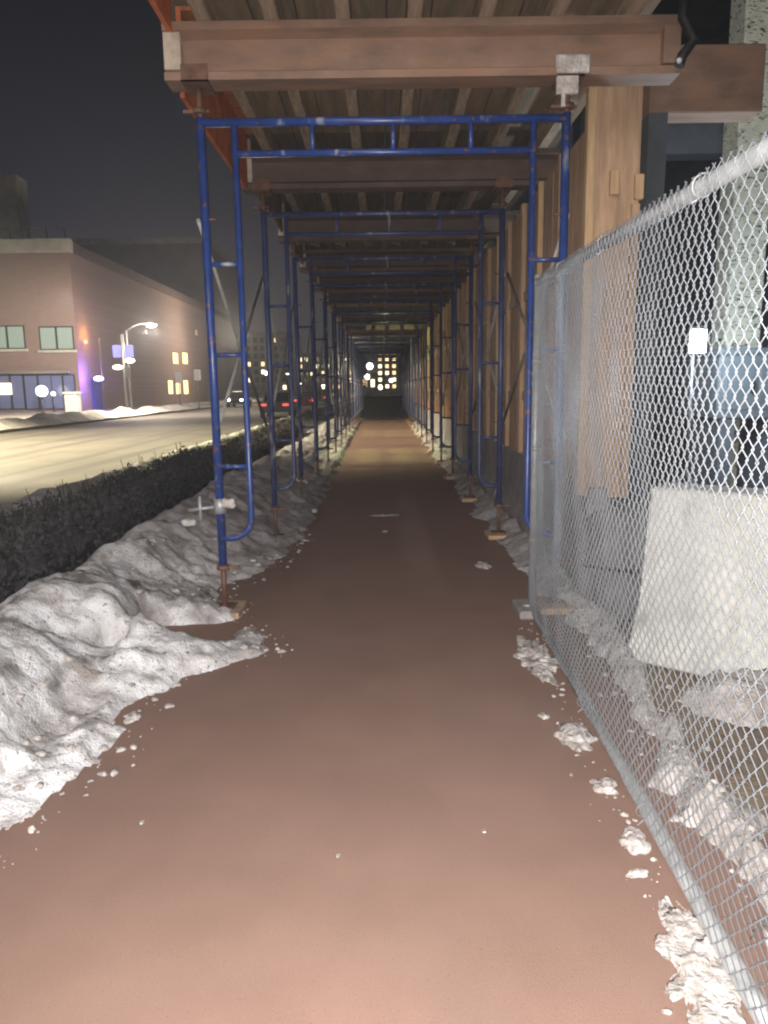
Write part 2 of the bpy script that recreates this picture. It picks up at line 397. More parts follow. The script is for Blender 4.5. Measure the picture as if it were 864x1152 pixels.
# separate lumps of snow by the fence foot and on the path
def clump(px, py, w, d, h, label, seed, mtl=m_snow2):
    c = G(px, py); bm = bm_new()
    q = bmesh.ops.create_icosphere(bm, subdivisions=(6 if d > .2 else 4), radius=1)
    for v in bm.verts:
        p = v.co.copy(); pw = Vector((p.x*w, p.y*d, p.z*w))/max(w, .02); s = 1 + .55*noise.noise(pw*1.3 + Vector((seed*7.3, 0, 0))) + .22*noise.noise(pw*3.1 + Vector((seed,3,0))) + .1*noise.noise(pw*7 + Vector((seed,6,0)))
        v.co = Vector((p.x*s*w, p.y*s*d, max(-.01, (p.z*s*h*.62 if p.z > 0 else p.z*.01))))
    k_ = min(1, w/.06)
    for v in bm.verts:
        if v.co.z > .001:
            v.co.z += (.012*noise.noise(v.co*22+Vector((seed,0,0))))*k_
            v.co.x += .014*k_*noise.noise(v.co*25+Vector((0,seed,0))); v.co.y += .014*k_*noise.noise(v.co*25+Vector((0,0,seed)))
    for f in bm.faces: f.smooth = True
    o = obj('snow_clump', bm, mtl); o.location = (c.x, c.y, 0)
    o.rotation_euler.z = random.uniform(-.2, .2)
    return tag(o, label, 'snow clump', 'snow clumps on the path')
clump(603, 742, .085, .30, .05, 'long ragged snow clump beside the fence rail near the fence post', 1)
clump(646, 830, .075, .12, .06, 'rounded white snow clump on the path, second along the fence rail', 2)
clump(680, 886, .045, .055, .035, 'small square snow clump halfway along the fence rail', 3)
clump(713, 948, .045, .055, .045, 'rounded snow clump above a broken row of crumbs by the fence rail', 4)
clump(716, 984, .035, .016, .018, 'thin broken row of snow crumbs by the fence rail', 5)
clump(786, 1095, .075, .24, .03, 'largest flat snow slab in the bottom corner by the fence rail', 6)
clump(306, 627, .085, .07, .02, 'flat white snow scrap alone on the path beyond the first blue frame', 7)
clump(543, 637, .06, .10, .04, 'pale snow lump on the path short of the second frame by the hoarding', 8)
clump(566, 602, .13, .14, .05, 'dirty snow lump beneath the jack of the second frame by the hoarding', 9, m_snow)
clump(612, 806, .022, .028, .015, 'tiny snow crumb between the ragged clump and the rounded clump', 10)
clump(430, 580, .16, .06, .012, 'thin pale streak standing in for a wet reflection across the path', 11)  # pale lump put where wet ground reflects light
clump(433, 598, .028, .04, .015, 'tiny white ice crumb just before the pale wet-reflection streak', 12)
clump(150, 808, .03, .05, .03, 'small snow crumb fallen from the big snow bank onto the path', 13)
clump(160, 925, .008, .012, .01, 'tiny pale ice grain on bare path below the snow bank', 16)
clump(380, 963, .007, .01, .008, 'tiny pale ice grain low in the middle of the path', 17)
clump(545, 935, .007, .01, .008, 'tiny pale ice grain on bare path toward the fence', 18)
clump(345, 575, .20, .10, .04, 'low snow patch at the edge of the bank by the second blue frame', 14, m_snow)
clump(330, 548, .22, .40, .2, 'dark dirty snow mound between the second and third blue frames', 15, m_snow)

# ------------------------------------------------------------------ scaffold frames
def rod(name, pts, r, m, parent, seg=10):
    bm = bm_new(); tube(bm, pts, r, seg); return obj(name, bm, m, parent)
def build_frame(m_blue=m_blue, m_galv=m_rust):
    t = thing('scaffold_frame', '', 'scaffold frame', (0,Y1,0), 0, 'blue scaffold frames of the tunnel')
    r = .028
    def side(xo, xi, s):
        rod('leg', [(xo,0,ZB),(xo,0,ZT)], r, m_blue, t, 12)
        cx = xi
        pts = [(cx,0,ZT-.02),(cx,0,ZB+.32)]
        for k in range(1, 7):
            a = k/6*math.pi/2
            pts.append((cx - s*.13*(1-math.cos(a)), 0, ZB+.32-.14*math.sin(a)))
        pts.append((xo, 0, ZB+.18))
        rod('inner_leg', pts, .021, m_blue, t)
        for z in (1.72, 2.28, 1.0):
            rod('rung', [(xo,0,z),(xi,0,z)], .0145, m_blue, t)
        j = rod('screw_jack', [(xo,0,.055),(xo,0,ZB+.02)], .019, m_rust, t, 8)
        bm = bm_new(); tube(bm, [(xo,0,ZB-.035),(xo,0,ZB-.005)], .045, 8); box(bm, (xo+.05,0,ZB-.02), (.12,.016,.016)); obj('jack_nut', bm, m_rust, j)
        bm = bm_new(); box(bm, (xo,0,.05), (.14,.14,.012)); obj('base_plate', bm, m_rust, j)
        bm = bm_new(); box(bm, (xo,0,.022), (.24,.30,.042)); obj('sill_block', bm, m_stud if s < 0 else m_ply2, t, .004)
        h = rod('head_jack', [(xo,0,ZT-.03),(xo,0,ZBM0-.012)], .019, m_galv, t, 8)
        bm = bm_new(); box(bm, (xo,0,ZBM0-.008), (.16,.206,.012)); box(bm, (xo,-.098,ZBM0+.035), (.16,.010,.10)); box(bm, (xo,.098,ZBM0+.035), (.16,.010,.10)); obj('head_plate', bm, m_galv, h)
        bm = bm_new(); tube(bm, [(xo,0,ZT+.02),(xo,0,ZT+.05)], .045, 8); box(bm, (xo-.02,0,ZT+.035), (.16,.018,.018)); obj('jack_nut', bm, m_galv, h)
        # brace pins
        bm = bm_new()
        for z in (2.55, 1.15): tube(bm, [(xo-s*.02,-.0,z),(xo+s*.07,0,z)], .007, 6)
        obj('brace_pin', bm, m_galv, t)
    side(XL, XLi, 1); side(XR, XRi, -1)
    rod('header_bar', [(XL,0,ZT-.03),(XR,0,ZT-.03)], .0255, m_blue, t, 12)
    rod('arch_bar', [(XLi,0,ZI),(XRi,0,ZI)], .021, m_blue, t)
    for f in (.26, .53, .79):
        x = XLi + (XRi-XLi)*f
        rod('spacer', [(x,0,ZI),(x,0,ZT-.03)], .0155, m_blue, t)
    bm = bm_new()
    tube(bm, [(XL-.14,0,.74),(XL+.14,.02,.76)], .03, 8); box(bm, (XL,0,.75), (.11,.09,.09))
    return t
fr = build_frame(); fr2 = build_frame(m_greyblue)
for i in range(NF):
    o = fr if i == 0 else fr2 if i == 1 else copy_tree(fr2)
    o.location = (0, Y1+i*DY, 0)
    o['label'] = ('blue scaffold frame at the tunnel mouth beside the chain-link fence' if i == 0 else
                  'farthest blue scaffold frame at the dark far end of the tunnel' if i == NF-1 else
                  f'blue scaffold frame, {ORD[i]} from the tunnel mouth')
# snow-caked coupler on the near left leg
t = thing('pipe_coupler', 'snow-caked metal pipe clamp on the near blue leg above the snow bank', 'clamp', (XL, Y1, .74))
bm = bm_new(); tube(bm, [(0,0,-.05),(0,0,.05)], .042, 10); obj('collar', bm, m_galv, t)
bm = bm_new(); tube(bm, [(-.03,-.05,.0),(-.2,-.05,-.02)], .012, 8); tube(bm, [(-.12,-.05,-.09),(-.12,-.05,.07)], .012, 8); obj('bolt', bm, m_galv, t)
for q_, s_ in (((.06,-.03,.02),(1.25,.8,.75)), ((-.2,-.05,-.1),(1.2,1,.6))):
    bm = bm_new(); sphere(bm, q_, .042, 16, 12, sc_=s_)
    for v in bm.verts: v.co += (v.co-Vector(q_))*.5*noise.noise(v.co*28)
    obj('snow_cap', bm, m_snow2, t)

# cross braces along both sides
m_bracem = mat('brace_steel', (.46,.45,.42), .5, metal=.2, var=.35, scale=9)
def build_brace():
    t = thing('cross_brace', '', 'cross brace', (0,0,0), 0, 'galvanised cross braces of the tunnel')
    for a, z0, z1 in ((0, 2.55, 1.15), (.022, 1.15, 2.55)):
        bm = bm_new(); tube(bm, [(a,0.02,z0),(a,DY-.02,z1)], .0135, 8); obj('brace_bar', bm, m_bracem, t)
    bm = bm_new(); tube(bm, [(-.02,DY/2,1.85),(.04,DY/2,1.85)], .008, 6); obj('pivot_bolt', bm, m_galv, t)
    return t
br = build_brace(); first = True
for i in range(NF-1):
    for s, x in ((-1, XL-.05), (1, XR+.03)):
        o = br if first else copy_tree(br); first = False
        o.location = (x, Y1+i*DY, 0)
        side = 'on the street side' if s < 0 else 'on the hoarding side'
        o['label'] = f'thin grey cross brace {side} of the {ORD[i]} tunnel bay'

# ------------------------------------------------------------------ canopy: beams, joists, deck, fascia
def ibeam(x0, x1, name='canopy_beam'):
    h = ZBM1-ZBM0; w = .09; tf = .045
    bm = bm_new()
    prism(bm, [(-w,0),(w,0),(w,tf),(.02,tf+.03),(.02,h-tf-.03),(w,h-tf),(w,h),(-w,h),(-w,h-tf),(-.02,h-tf-.03),(-.02,tf+.03),(-w,tf)], 'x', x0, x1)
    o = obj(name, bm, m_beam)
    bm = bm_new(); box(bm, (x0+.05, -.05, h/2+.01), (.1, .05, h-2*tf-.02)); obj('end_block', bm, m_beamend, o)
    bm = bm_new(); box(bm, (x1-.05, -.05, h/2+.01), (.1, .05, h-2*tf-.02)); obj('end_block', bm, m_beam, o)
    return o
bmo = ibeam(-1.27, 1.80); bm2 = ibeam(-1.27, 1.80); bm2.data.materials[0] = m_beamdim
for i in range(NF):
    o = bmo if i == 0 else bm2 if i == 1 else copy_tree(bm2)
    o.location = (0, Y1+.0+i*DY, ZBM0)
    tag(o, 'brown I-beam with a pale end block over the tunnel mouth' if i == 0 else f'brown I-beam across the tunnel, {ORD[i]} from the mouth', 'beam', 'brown canopy beams')
JX = [-1.02, -.62, -.20, .22, .64, 1.06, 1.50]
jn = ['outermost street-side','second street-side','third','middle','fifth','sixth','outermost hoarding-side']
SEG = 3
bm = bm_new(); box(bm, (0, SEG*DY/2, .09), (.085, SEG*DY+.3, .178)); j0 = obj('canopy_joist', bm, m_joist, None, .003)
first = True
for s in range(5):
    for k, x in enumerate(JX):
        o = j0 if first else j0.copy()
        if not first: COL.objects.link(o)
        first = False
        o.location = (x + (.05 if s % 2 else 0), Y1-.55 + s*SEG*DY + (.35 if s else 0), ZBM1+.001)
        if s == 0: o.location.y = Y1-.62
        elif s == 1 and k == 0: o.data = o.data.copy(); o.data.materials[0] = m_joistdim; jdim = o.data
        else: o.data = jdim
        where = ['nearest run', 'second run', 'third run', 'fourth run', 'farthest run'][s]
        tag(o, f'{jn[k]} timber joist in the {where} of the canopy roof', 'joist', 'timber joists under the canopy deck')
bm = bm_new()
npl = 11
for k in range(npl):
    w = 3.1/npl; z = .0 + .006*((k*37) % 5)/5
    box2(bm, (-1.35+k*w+.005, 0, z), (-1.35+(k+1)*w-.005, DY-.006, z+.032))
d0 = obj('plank_decking', bm, m_deck)
for i in range(-1, NF):
    o = d0 if i == -1 else d0.copy()
    if i > -1: COL.objects.link(o)
    o.location = (0, Y1+i*DY + (.0), ZBM1+.181)
    o.scale.y = 1
    if i == 1: o.data = o.data.copy(); o.data.materials[0] = m_deckdim; ddim = o.data
    if i > 1: o.data = ddim
    if i == -1: o.scale.y = .34; o.location.y = Y1-.34*DY
    if i in (5, 7): o.scale.x = .30; o.location.x = -.945      # gap added: panel narrowed so the assumed lamp lights the path below
    tag(o, 'short plank deck panel overhanging the tunnel mouth' if i == -1 else f'plank deck panel roofing the {ORD[i]} bay of the tunnel', 'deck panel', 'canopy deck panels')
# orange side board hanging under the deck edge in the first bays
def fascia(y0, y1, z0, z1, m, label):
    bm = bm_new(); box2(bm, (-1.235,y0,z0), (-1.205,y1,z1)); o = obj('fascia_board', bm, m)
    tag(o, label, 'fascia board', 'fascia boards along the canopy edge')
fascia(Y1-.8, Y1-.1, ZBM1-.06, ZBM1+.178, m_orange, 'orange fascia board in front of the first brown beam')
fascia(Y1+.12, Y1+DY-.12, ZBM0-.02, ZBM1+.178, m_orange, 'orange fascia board between the first and second brown beams')
for i in range(1, NF-1):
    fascia(Y1+i*DY+.12, Y1+(i+1)*DY-.12, ZBM0+.1, ZBM1+.178, m_deck, f'darker brown fascia board in the {ORD[i]} tunnel bay')  # boards beyond the orange ones use the brown deck material
for y0, y1, lb in ((Y1-.8, Y1-.12, 'orange-brown edge board under the deck in front of the first beam'), (Y1+.12, Y1+DY-.12, 'orange-brown edge board under the deck between the first two beams')):
    bm = bm_new(); box2(bm, (-1.203, y0, ZBM1+.155), (-1.066, y1, ZBM1+.178)); tag(obj('edge_board', bm, m_orange2), lb, 'board', 'edge boards under the canopy deck')
# parapet on top of the canopy edge
for i in range(0, NF-1):
    bm = bm_new(); box2(bm, (-1.35,Y1-.8+i*DY,ZBM1+.225), (-1.32,Y1-.8+(i+1)*DY-.01,ZBM1+1.2)); o = obj('parapet_board', bm, m_ply2)
    tag(o, f'upright plywood parapet panel above the {ORD[i]} tunnel bay on the street side', 'parapet panel', 'parapet panels above the canopy')

# pale snow-spattered clamp over the right leg
t = thing('beam_clamp', 'pale snow-spattered clamp gripping the brown beam over the fence-side leg', 'clamp', (XR, Y1-.115, ZBM0))
bm = bm_new(); box(bm, (0,-.012,.045), (.20,.022,.10)); obj('clamp_plate', bm, m_snow2, t, .006)
bm = bm_new(); box(bm, (-.03,-.01,-.07), (.13,.03,.1)); tube(bm, [(-.05,-.01,-.02),(-.05,-.01,-.19)], .016, 8); obj('clamp_jaw', bm, m_snow2, t, .004)

# ------------------------------------------------------------------ hoarding along the building-site side
XH = 1.44
def build_hoard():
    t = thing('hoarding_section', '', 'hoarding panel', (0,0,0), 0, 'plywood hoarding panels of the tunnel')
    for k in range(2):
        bm = bm_new(); box2(bm, (XH+.045, .008+k*DY/2, .78), (XH+.063, DY/2-.008+k*DY/2, 3.3)); obj('plywood_sheet', bm, m_ply if k == 0 else m_ply2, t)
    for k in range(4):
        y = .03 + k*(DY-.06)/3.0
        bm = bm_new(); box2(bm, (XH-.004, y-.03, .80), (XH+.043, y+.03, 3.31)); obj('stud', bm, m_stud if k % 2 == 0 else m_ply, t, .003)
    for z in (1.35, 2.35):
        bm = bm_new(); box2(bm, (XH+.022, .07, z), (XH+.043, DY-.07, z+.09)); obj('rail', bm, m_ply2, t, .003)
    return t
YH = 5.45
h0 = build_hoard()
bm = bm_new(); box2(bm, (XH+.012,.92,.80), (XH+.042,1.56,1.32)); kb = obj('kick_board', bm, m_orange2, h0); kb['label'] = 'orange-brown kick board'
for i in range(NF-1):
    o = h0 if i == 0 else copy_tree(h0)
    o.location = (0, YH+i*DY, 0)
    o['label'] = ('plywood hoarding panel with pine studs nearest the tunnel mouth' if i == 0 else f'plywood hoarding panel with pine studs, {ORD[i]} from the tunnel mouth')
# end return of the hoarding, facing the camera
t = thing('hoarding_end', 'tall plywood end panel with a bright pine post beside the fence', 'hoarding end', (0, YH-.07, 0))
bm = bm_new(); box2(bm, (XH-.03,-.05,.70), (XH+.03,.03,3.56)); obj('post', bm, m_stud, t, .003)
bm = bm_new(); box2(bm, (XH+.034,-.01,.68), (XH+.345,.012,3.58)); obj('plywood_sheet', bm, m_ply, t)
for x, z in ((XH+.165,2.86),(XH+.335,2.83)):
    bm = bm_new(); box2(bm, (x-.03,-.055,z-.08), (x+.03,-.013,z+.08)); obj('cleat', bm, m_stud, t, .003)
bm = bm_new(); box2(bm, (XH+.29,-.05,.68), (XH+.345,-.012,2.72)); obj('edge_batten', bm, m_ply, t, .003)

# jersey barriers under the hoarding
JP = [(-.30,0),(.30,0),(.30,.08),(.17,.28),(.105,.80),(-.105,.80),(-.17,.28),(-.30,.08)]
def jersey(L, sx, sz, m):
    bm = bm_new(); prism(bm, [(p[0]*sx, p[1]*sz) for p in JP], 'y', 0, L)
    return obj('concrete_barrier', bm, m, None, .012)
bar0 = None
for i in range(9):
    if bar0 is None: o = bar0 = jersey(DY*1.62, .62, .95, m_conc2)
    else: o = bar0.copy(); COL.objects.link(o)
    o.location = (XH+.13, YH-.12+i*DY*1.65, 0)
    tag(o, 'grey concrete barrier under the hoarding nearest the fence' if i == 0 else f'grey concrete barrier under the hoarding, {ORD[i]} from the fence', 'barrier', 'grey barriers under the hoarding')
# big pale barrier behind the fence, set at an angle
o = jersey(3.2, 1.25, 1.17, m_conc)
tag(o, 'large pale concrete barrier standing at an angle behind the chain-link fence', 'barrier')
o.location = (1.57, 4.16, 0); o.rotation_euler.z = R(-130)
# dark covered pile behind the fence post
t = thing('covered_pile', 'dark tarpaulin-covered pile behind the fence post under the plywood end panel', 'covered pile', (1.70, 4.95, 0))
bm = bm_new(); q = bmesh.ops.create_icosphere(bm, subdivisions=5, radius=1)
for v in bm.verts:
    p = v.co; s_ = 1+.25*noise.noise(p*1.7+Vector((4,1,0)))+.06*noise.noise(Vector((p.x*6,p.y*6,p.z*2)))
    sx = (abs(p.x)**.6)*(1 if p.x > 0 else -1)
    v.co = Vector((sx*.36*s_, p.y*.3*s_, max(-.01, (abs(p.z)**.7)*.66*s_ if p.z > 0 else -.01)))
for f in bm.faces: f.smooth = True
obj('tarpaulin', bm, m_tarpd, t)
bm = bm_new(); tube(bm, [(-.37,-.1,.30),(-.2,-.30,.31),(.0,-.345,.30),(.22,-.30,.31),(.4,-.1,.30)], .012, 6); obj('tie_rope', bm, m_black, t)

# ------------------------------------------------------------------ chain-link fence
FA, FB = G(598, 690), G(850, 1150)
dirv = (FB-FA); dirv.z = 0; FL = 4.2; dirv.normalize()
FH = 2.13
fen = thing('chain_link_fence', 'galvanised chain-link fence panel on a pipe frame beside the path', 'fence', (FA.x, FA.y, 0), math.atan2(dirv.y, dirv.x))
# local x runs towards the camera
rod('post', [(0,0,.0),(0,0,FH+.02)], .024, m_galv, fen, 12)
SL = .038
rod('post', [(FL,0,.0),(FL,0,FH-SL*FL+.02)], .024, m_galv, fen, 16)
rod('top_rail', [(0,0,FH),(FL,0,FH-SL*FL)], .024, m_galv, fen, 16)
rod('bottom_rail', [(0,0,.045),(FL,0,.045)], .025, m_galv, fen, 12)
bm = bm_new()
P = .0305; PX = .0258; nw = int((FL-.06)/PX); nh = int((FH+.03-.05)/P)
for k in range(nw):
    pts = []
    x = .05 + k*PX; ph = k % 2
    wob = .005*noise.noise(Vector((k*.21, 0, 0)))
    for j in range(nh+1):
        z = .05 + j*P
        hi = (j+ph) % 2
        bul = .012*noise.noise(Vector((k*.09, j*.09, 5)))
        jx = .0022*noise.noise(Vector((k*1.7, j*1.3, 2))); jz = .003*noise.noise(Vector((k*1.1, j*1.9, 8)))
        pts.append((x + (PX*.54 if hi else -PX*.54) + wob + jx, -.027 + bul + (.0028 if hi else -.0028), .05 + (z + jz - .05)*(FH-SL*x+.03)/(FH+.03)))
    # top knuckle
    tube(bm, pts, .0020, 4, cap=False)
obj('wire_mesh', bm, m_wire, fen)
# shift: zig-zags of neighbours meet (amplitude about one pitch)
for zx, zz in ((.75, FH-SL*.75), (1.6, FH-SL*1.6), (2.62, FH-SL*2.62), (.6,.045), (1.5,.045), (2.4,.045)):
    bm = bm_new()
    pts = [(zx+.004*math.sin(a)*2, .03*math.cos(a)-.006, zz+.03*math.sin(a)) for a in [q*.5 for q in range(13)]] + [(zx+.02,-.042,zz-.05)]
    tube(bm, pts, .0022, 5); obj('tie_wire', bm, m_galv, fen)
for z in (.5, 1.1, 1.65):
    bm = bm_new(); tube(bm, [(0,0,z-.014),(0,0,z+.014)], .0275, 12); obj('post_clip', bm, m_galv, fen)
bm = bm_new(); tube(bm, [(0,0,FH+.02),(0,0,FH+.045)], .027, 12); obj('post_cap', bm, m_galv, fen)
t = thing('fence_foot', 'pale block foot under the fence post at the tunnel mouth', 'fence foot', (FA.x-.03, FA.y-.02, 0))
bm = bm_new(); box(bm, (-.02,.02,.03), (.11,.30,.055)); obj('foot_block', bm, m_conc2, t, .01)
bm = bm_new(); tube(bm, [(.0,.0,.057),(0,0,.075)], .035, 10); obj('socket', bm, m_galv, t)

# ------------------------------------------------------------------ the dark building behind the fence
site = thing('unfinished_building', 'dark unfinished concrete building with a scribbled pale column behind the fence', 'building', (0,0,0))
c0 = W(836, 300, 9.0)
bm = bm_new(); box2(bm, (c0.x-.24, 8.8, -.1), (c0.x+.16, 9.2, 7.2)); o = obj('column', bm, m_col, site, .012); o['label'] = 'pale column covered in dark scribbled marks'
for x, y in ((c0.x+5.5, 9.0), (c0.x, 17.0), (c0.x+5.5, 17.0)):
    bm = bm_new(); box2(bm, (x-.22, y-.2, -.1), (x+.23, y+.25, 7.2)); obj('column', bm, m_dark, site)
bm = bm_new(); box2(bm, (3.4, 8.4, 7.2), (24, 40, 7.6)); obj('floor_slab', bm, m_dark, site)
bm = bm_new(); box2(bm, (2.3, 20, -.1), (24, 20.4, 7.2)); obj('back_wall', bm, m_dark, site)
bm = bm_new(); box2(bm, (2.3, 10.6, -.1), (2.6, 20, 7.2)); obj('side_wall', bm, m_dark, site)
bm = bm_new(); box2(bm, (2.6, 9.9, 4.35), (5.2, 10.2, 5.05)); obj('edge_beam', bm, m_dark, site)
# lit opening high in the back wall
a, c = W(768, 150, 19.9), W(806, 92, 19.9)
bm = bm_new(); box2(bm, (a.x, 19.93, a.z), (c.x, 19.97, c.z)); w = obj('lit_opening', bm, mat('stair_light', (.4,.4,.3), .6, emit=(.62,.6,.44), estr=.32, var=.2), site)
bm = bm_new()
for f in (.28, .72): box2(bm, (a.x+(c.x-a.x)*f-.06, 19.88, a.z), (a.x+(c.x-a.x)*f+.06, 19.92, c.z))
obj('mullion', bm, m_dark, w)
bm = bm_new(); box2(bm, (a.x+.3, 19.86, a.z), (c.x-.1, 19.9, a.z+.16)); obj('lamp_strip', bm, m_winhot, w)
# brown beam stub above, on the building side
bm = bm_new(); box2(bm, (2.15, 6.3, 3.62), (3.05, 6.55, 4.12)); o = obj('beam_stub', bm, m_beam, None, .01)
tag(o, 'short brown beam stub beyond the gap by the hanging black cable', 'beam')
bm = bm_new(); box2(bm, (2.15, 6.3, -.1), (2.3, 6.5, 3.62)); post = obj('prop', bm, m_dark, o); post.matrix_parent_inverse = Matrix.Identity(4)
# hanging black cable with a small bulb
t = thing('hanging_cable', 'black cable with a small pale bulb hanging beside the beam end', 'cable', (0,0,0))
pts = [W(772,-30,4.7), W(768,20,4.7), W(781,45,4.7), W(768,62,4.7), W(764,74,4.7)]
bm = bm_new(); tube(bm, pts, .03, 8); obj('cord', bm, m_black, t)
bm = bm_new(); sphere(bm, W(764,68,4.66), .016); obj('bulb', bm, m_whitep, t)
# work light on a stand
wl = W(785, 381, 7.6)
t = thing('work_light', 'glaring white work light on a stand behind the chain-link fence', 'work light', (wl.x, wl.y, 0))
bm = bm_new(); box(bm, (0,-.01,wl.z+.035), (.15,.04,.10)); box(bm, (0,-.01,wl.z-.085), (.15,.04,.10)); obj('led_panel', bm, m_work, t)
bm = bm_new(); box(bm, (0,.08,wl.z), (.15,.07,.25)); obj('housing', bm, m_black, t, .01)
rod('pole', [(0,.1,.5),(0,.1,wl.z+.1)], .02, m_pole, t)
for k in range(3):
    a = k*2.094+.4; rod('leg', [(0,.1,.6),(.45*math.cos(a),.1+.45*math.sin(a),-.03)], .014, m_pole, t)
# pale bluish equipment box beside it
e0, e1 = W(806, 472, 8.0), W(900, 398, 8.0)
t = thing('equipment_box', 'pale bluish equipment box on skids beside the glaring work light', 'equipment box', ((e0.x+e1.x)/2, 8.0, 0))
bw = e1.x-e0.x
bm = bm_new(); box2(bm, (-bw/2,0,e0.z), (bw/2,.9,e1.z)); obj('cabinet', bm, m_tarp, t, .02)
bm = bm_new(); box2(bm, (-bw/2-.03,-.03,e1.z+.002), (bw/2+.03,.93,e1.z+.07)); obj('lid', bm, m_tarp, t, .01)
for x in (-bw*.35, bw*.35):
    bm = bm_new(); box2(bm, (x-.08,0.02,-.03), (x+.08,.88,e0.z-.002)); obj('skid', bm, m_dark, t)
for x in (-bw*.22, bw*.22):
    bm = bm_new(); box2(bm, (x-bw*.2,-.014,e0.z+.1), (x+bw*.2,-.002,e1.z-.1)); p = obj('door', bm, m_tarp, t, .004)
    bm = bm_new(); box(bm, (x+bw*.14,-.03,(e0.z+e1.z)/2), (.03,.03,.14)); obj('handle', bm, m_black, p)

# ------------------------------------------------------------------ hedge
def build_shrub(seed):
    rnd = random.Random(seed)
    t = thing('shrub', '', 'shrub', (0,0,0), 0, 'dark shrubs of the roadside hedge')
    bm = bm_new()
    for k in range(1900):
        u, v = rnd.uniform(-1, 1), rnd.uniform(-1, 1)
        zt = rnd.random()**.8
        top = .46 + .07*noise.noise(Vector((u*2+seed*3, v*2, 0))) + .05*noise.noise(Vector((u*5+seed*3, v*5, 1)))
        c = Vector((u*.33, v*.5, .02+zt*top))
        if rnd.random() < .06: c.z += rnd.random()*.09
        n = Vector((rnd.uniform(-1,1), rnd.uniform(-1,1), rnd.uniform(-.3,1))).normalized()
        a = n.orthogonal().normalized(); q = Matrix.Rotation(rnd.uniform(0,6.28), 3, n); a = q @ a; e = n.cross(a)
        s = rnd.uniform(.013,.03)
        bm.faces.new([bm.verts.new(c + a*s*1.3), bm.verts.new(c + e*s*.6), bm.verts.new(c - a*s*1.3), bm.verts.new(c - e*s*.6)])
    obj('foliage', bm, m_leaf, t)
    bm = bm_new()
    for k in range(26):
        x, y = rnd.uniform(-.3,.3), rnd.uniform(-.45,.45)
        tube(bm, [(x*.3,y*.5,-.03),(x*.8,y*.8,.25),(x+rnd.uniform(-.05,.05),y+rnd.uniform(-.05,.05),.5+rnd.uniform(-.05,.13))], [.009,.006,.003], 4, cap=False)
    obj('stems', bm, m_twig, t)
    # solid dark mass inside so the hedge reads dense
    bm = bm_new(); q = bmesh.ops.create_icosphere(bm, subdivisions=3, radius=1)
    for v in bm.verts:
        s = 1+.25*noise.noise(v.co*2.2+Vector((seed,0,0)))
        v.co = Vector((v.co.x*.28*s, v.co.y*.46*s, .21+v.co.z*.21*s))
    obj('inner_twigs', bm, m_leaf, t)
    return t
shr = [build_shrub(1), build_shrub(2), build_shrub(3)]
for i in range(24):
    o = shr[i] if i < 3 else copy_tree(shr[i % 3])
    o.location = (-3.0 + random.uniform(-.06,.06), 5.0+i*.86, -.02)
    o.rotation_euler.z = random.choice((0, math.pi)) + random.uniform(-.15,.15)
    f = random.uniform(.88, 1.14); o.scale = (1, 1, f)
    o['label'] = ('low dark shrub at the near end of the roadside hedge' if i == 0 else f'low dark shrub in the roadside hedge, {ORD[i]} from its near end')

# ------------------------------------------------------------------ brick building across the street
BY = 59.0
bc = W(92, 462, BY); BX = bc.x
H1 = W(92, 268, BY).z
bld = thing('brick_building', 'brown brick building with lit windows across the street', 'building', (0,0,0))
bm = bm_new(); box2(bm, (BX-40, BY, -.2), (BX, BY+60, H1-1.0)); obj('wall', bm, m_brick, bld)
bm = bm_new(); box2(bm, (BX-40.1, BY-.15, H1-.999), (BX+.12, BY+.6, H1)); rf = obj('coping', bm, m_pale, bld, .03)
bm = bm_new(); box2(bm, (BX-.8, BY+.602, H1-.999), (BX+.11, BY+60, H1-.15)); obj('coping', bm, m_brickdk, bld, .03)
bm = bm_new()
for k in range(7): tube(bm, [(BX-.4-k*1.4, BY+.5, H1), (BX-.4-k*1.4, BY+.5, H1+ .9)], .05, 6)
tube(bm, [(BX-.4, BY+.5, H1+.9), (BX-9, BY+.5, H1+.9)], .04, 6); obj('roof_railing', bm, m_pole, rf)
pa, pb = W(-30, 250, BY+6), W(17, 196, BY+6)
bm = bm_new(); box2(bm, (pa.x, BY+6, H1-.1), (pb.x, BY+8, pb.z)); obj('penthouse', bm, m_pale, bld)
def window(px0, py0, px1, py1, m, sill=True, panes=2):
    a, c = W(px0, py1, BY), W(px1, py0, BY)
    bm = bm_new(); box2(bm, (a.x, BY-.06, a.z), (c.x, BY-.004, c.z)); f = obj('window', bm, m_black, bld)
    n = panes; w = (c.x-a.x)/n
    for k in range(n):
        bm = bm_new(); box2(bm, (a.x+k*w+.09, BY-.075, a.z+.09), (a.x+(k+1)*w-.09, BY-.062, c.z-.09)); obj('pane', bm, m, f)
    if sill:
        bm = bm_new(); box2(bm, (a.x-.15, BY-.22, a.z-.2), (c.x+.2, BY-.062, a.z-.005)); obj('sill', bm, m_pale, f)
    return f
f = window(-60, 366, -22, 392, m_winlit); f = window(-10, 366, 27, 393, m_winlit); window(46, 367, 82, 394, m_winlit)
for x0, x1 in ((-40,-2), (0,26), (30,58), (60,84)): window(x0, 421, x1, 461, m_wintop, False, 2)
a, c = W(-6, 444, BY), W(13, 431, BY)
bm = bm_new(); box2(bm, (a.x, BY-.2, a.z), (c.x, BY-.09, c.z)); o = obj('lit_sign', bm, m_winhot, bld)
bm = bm_new(); box2(bm, (BX-9.5, BY-.6, 2.95), (BX-.6, BY-.08, 3.15)); obj('canopy', bm, m_darkwall, bld)
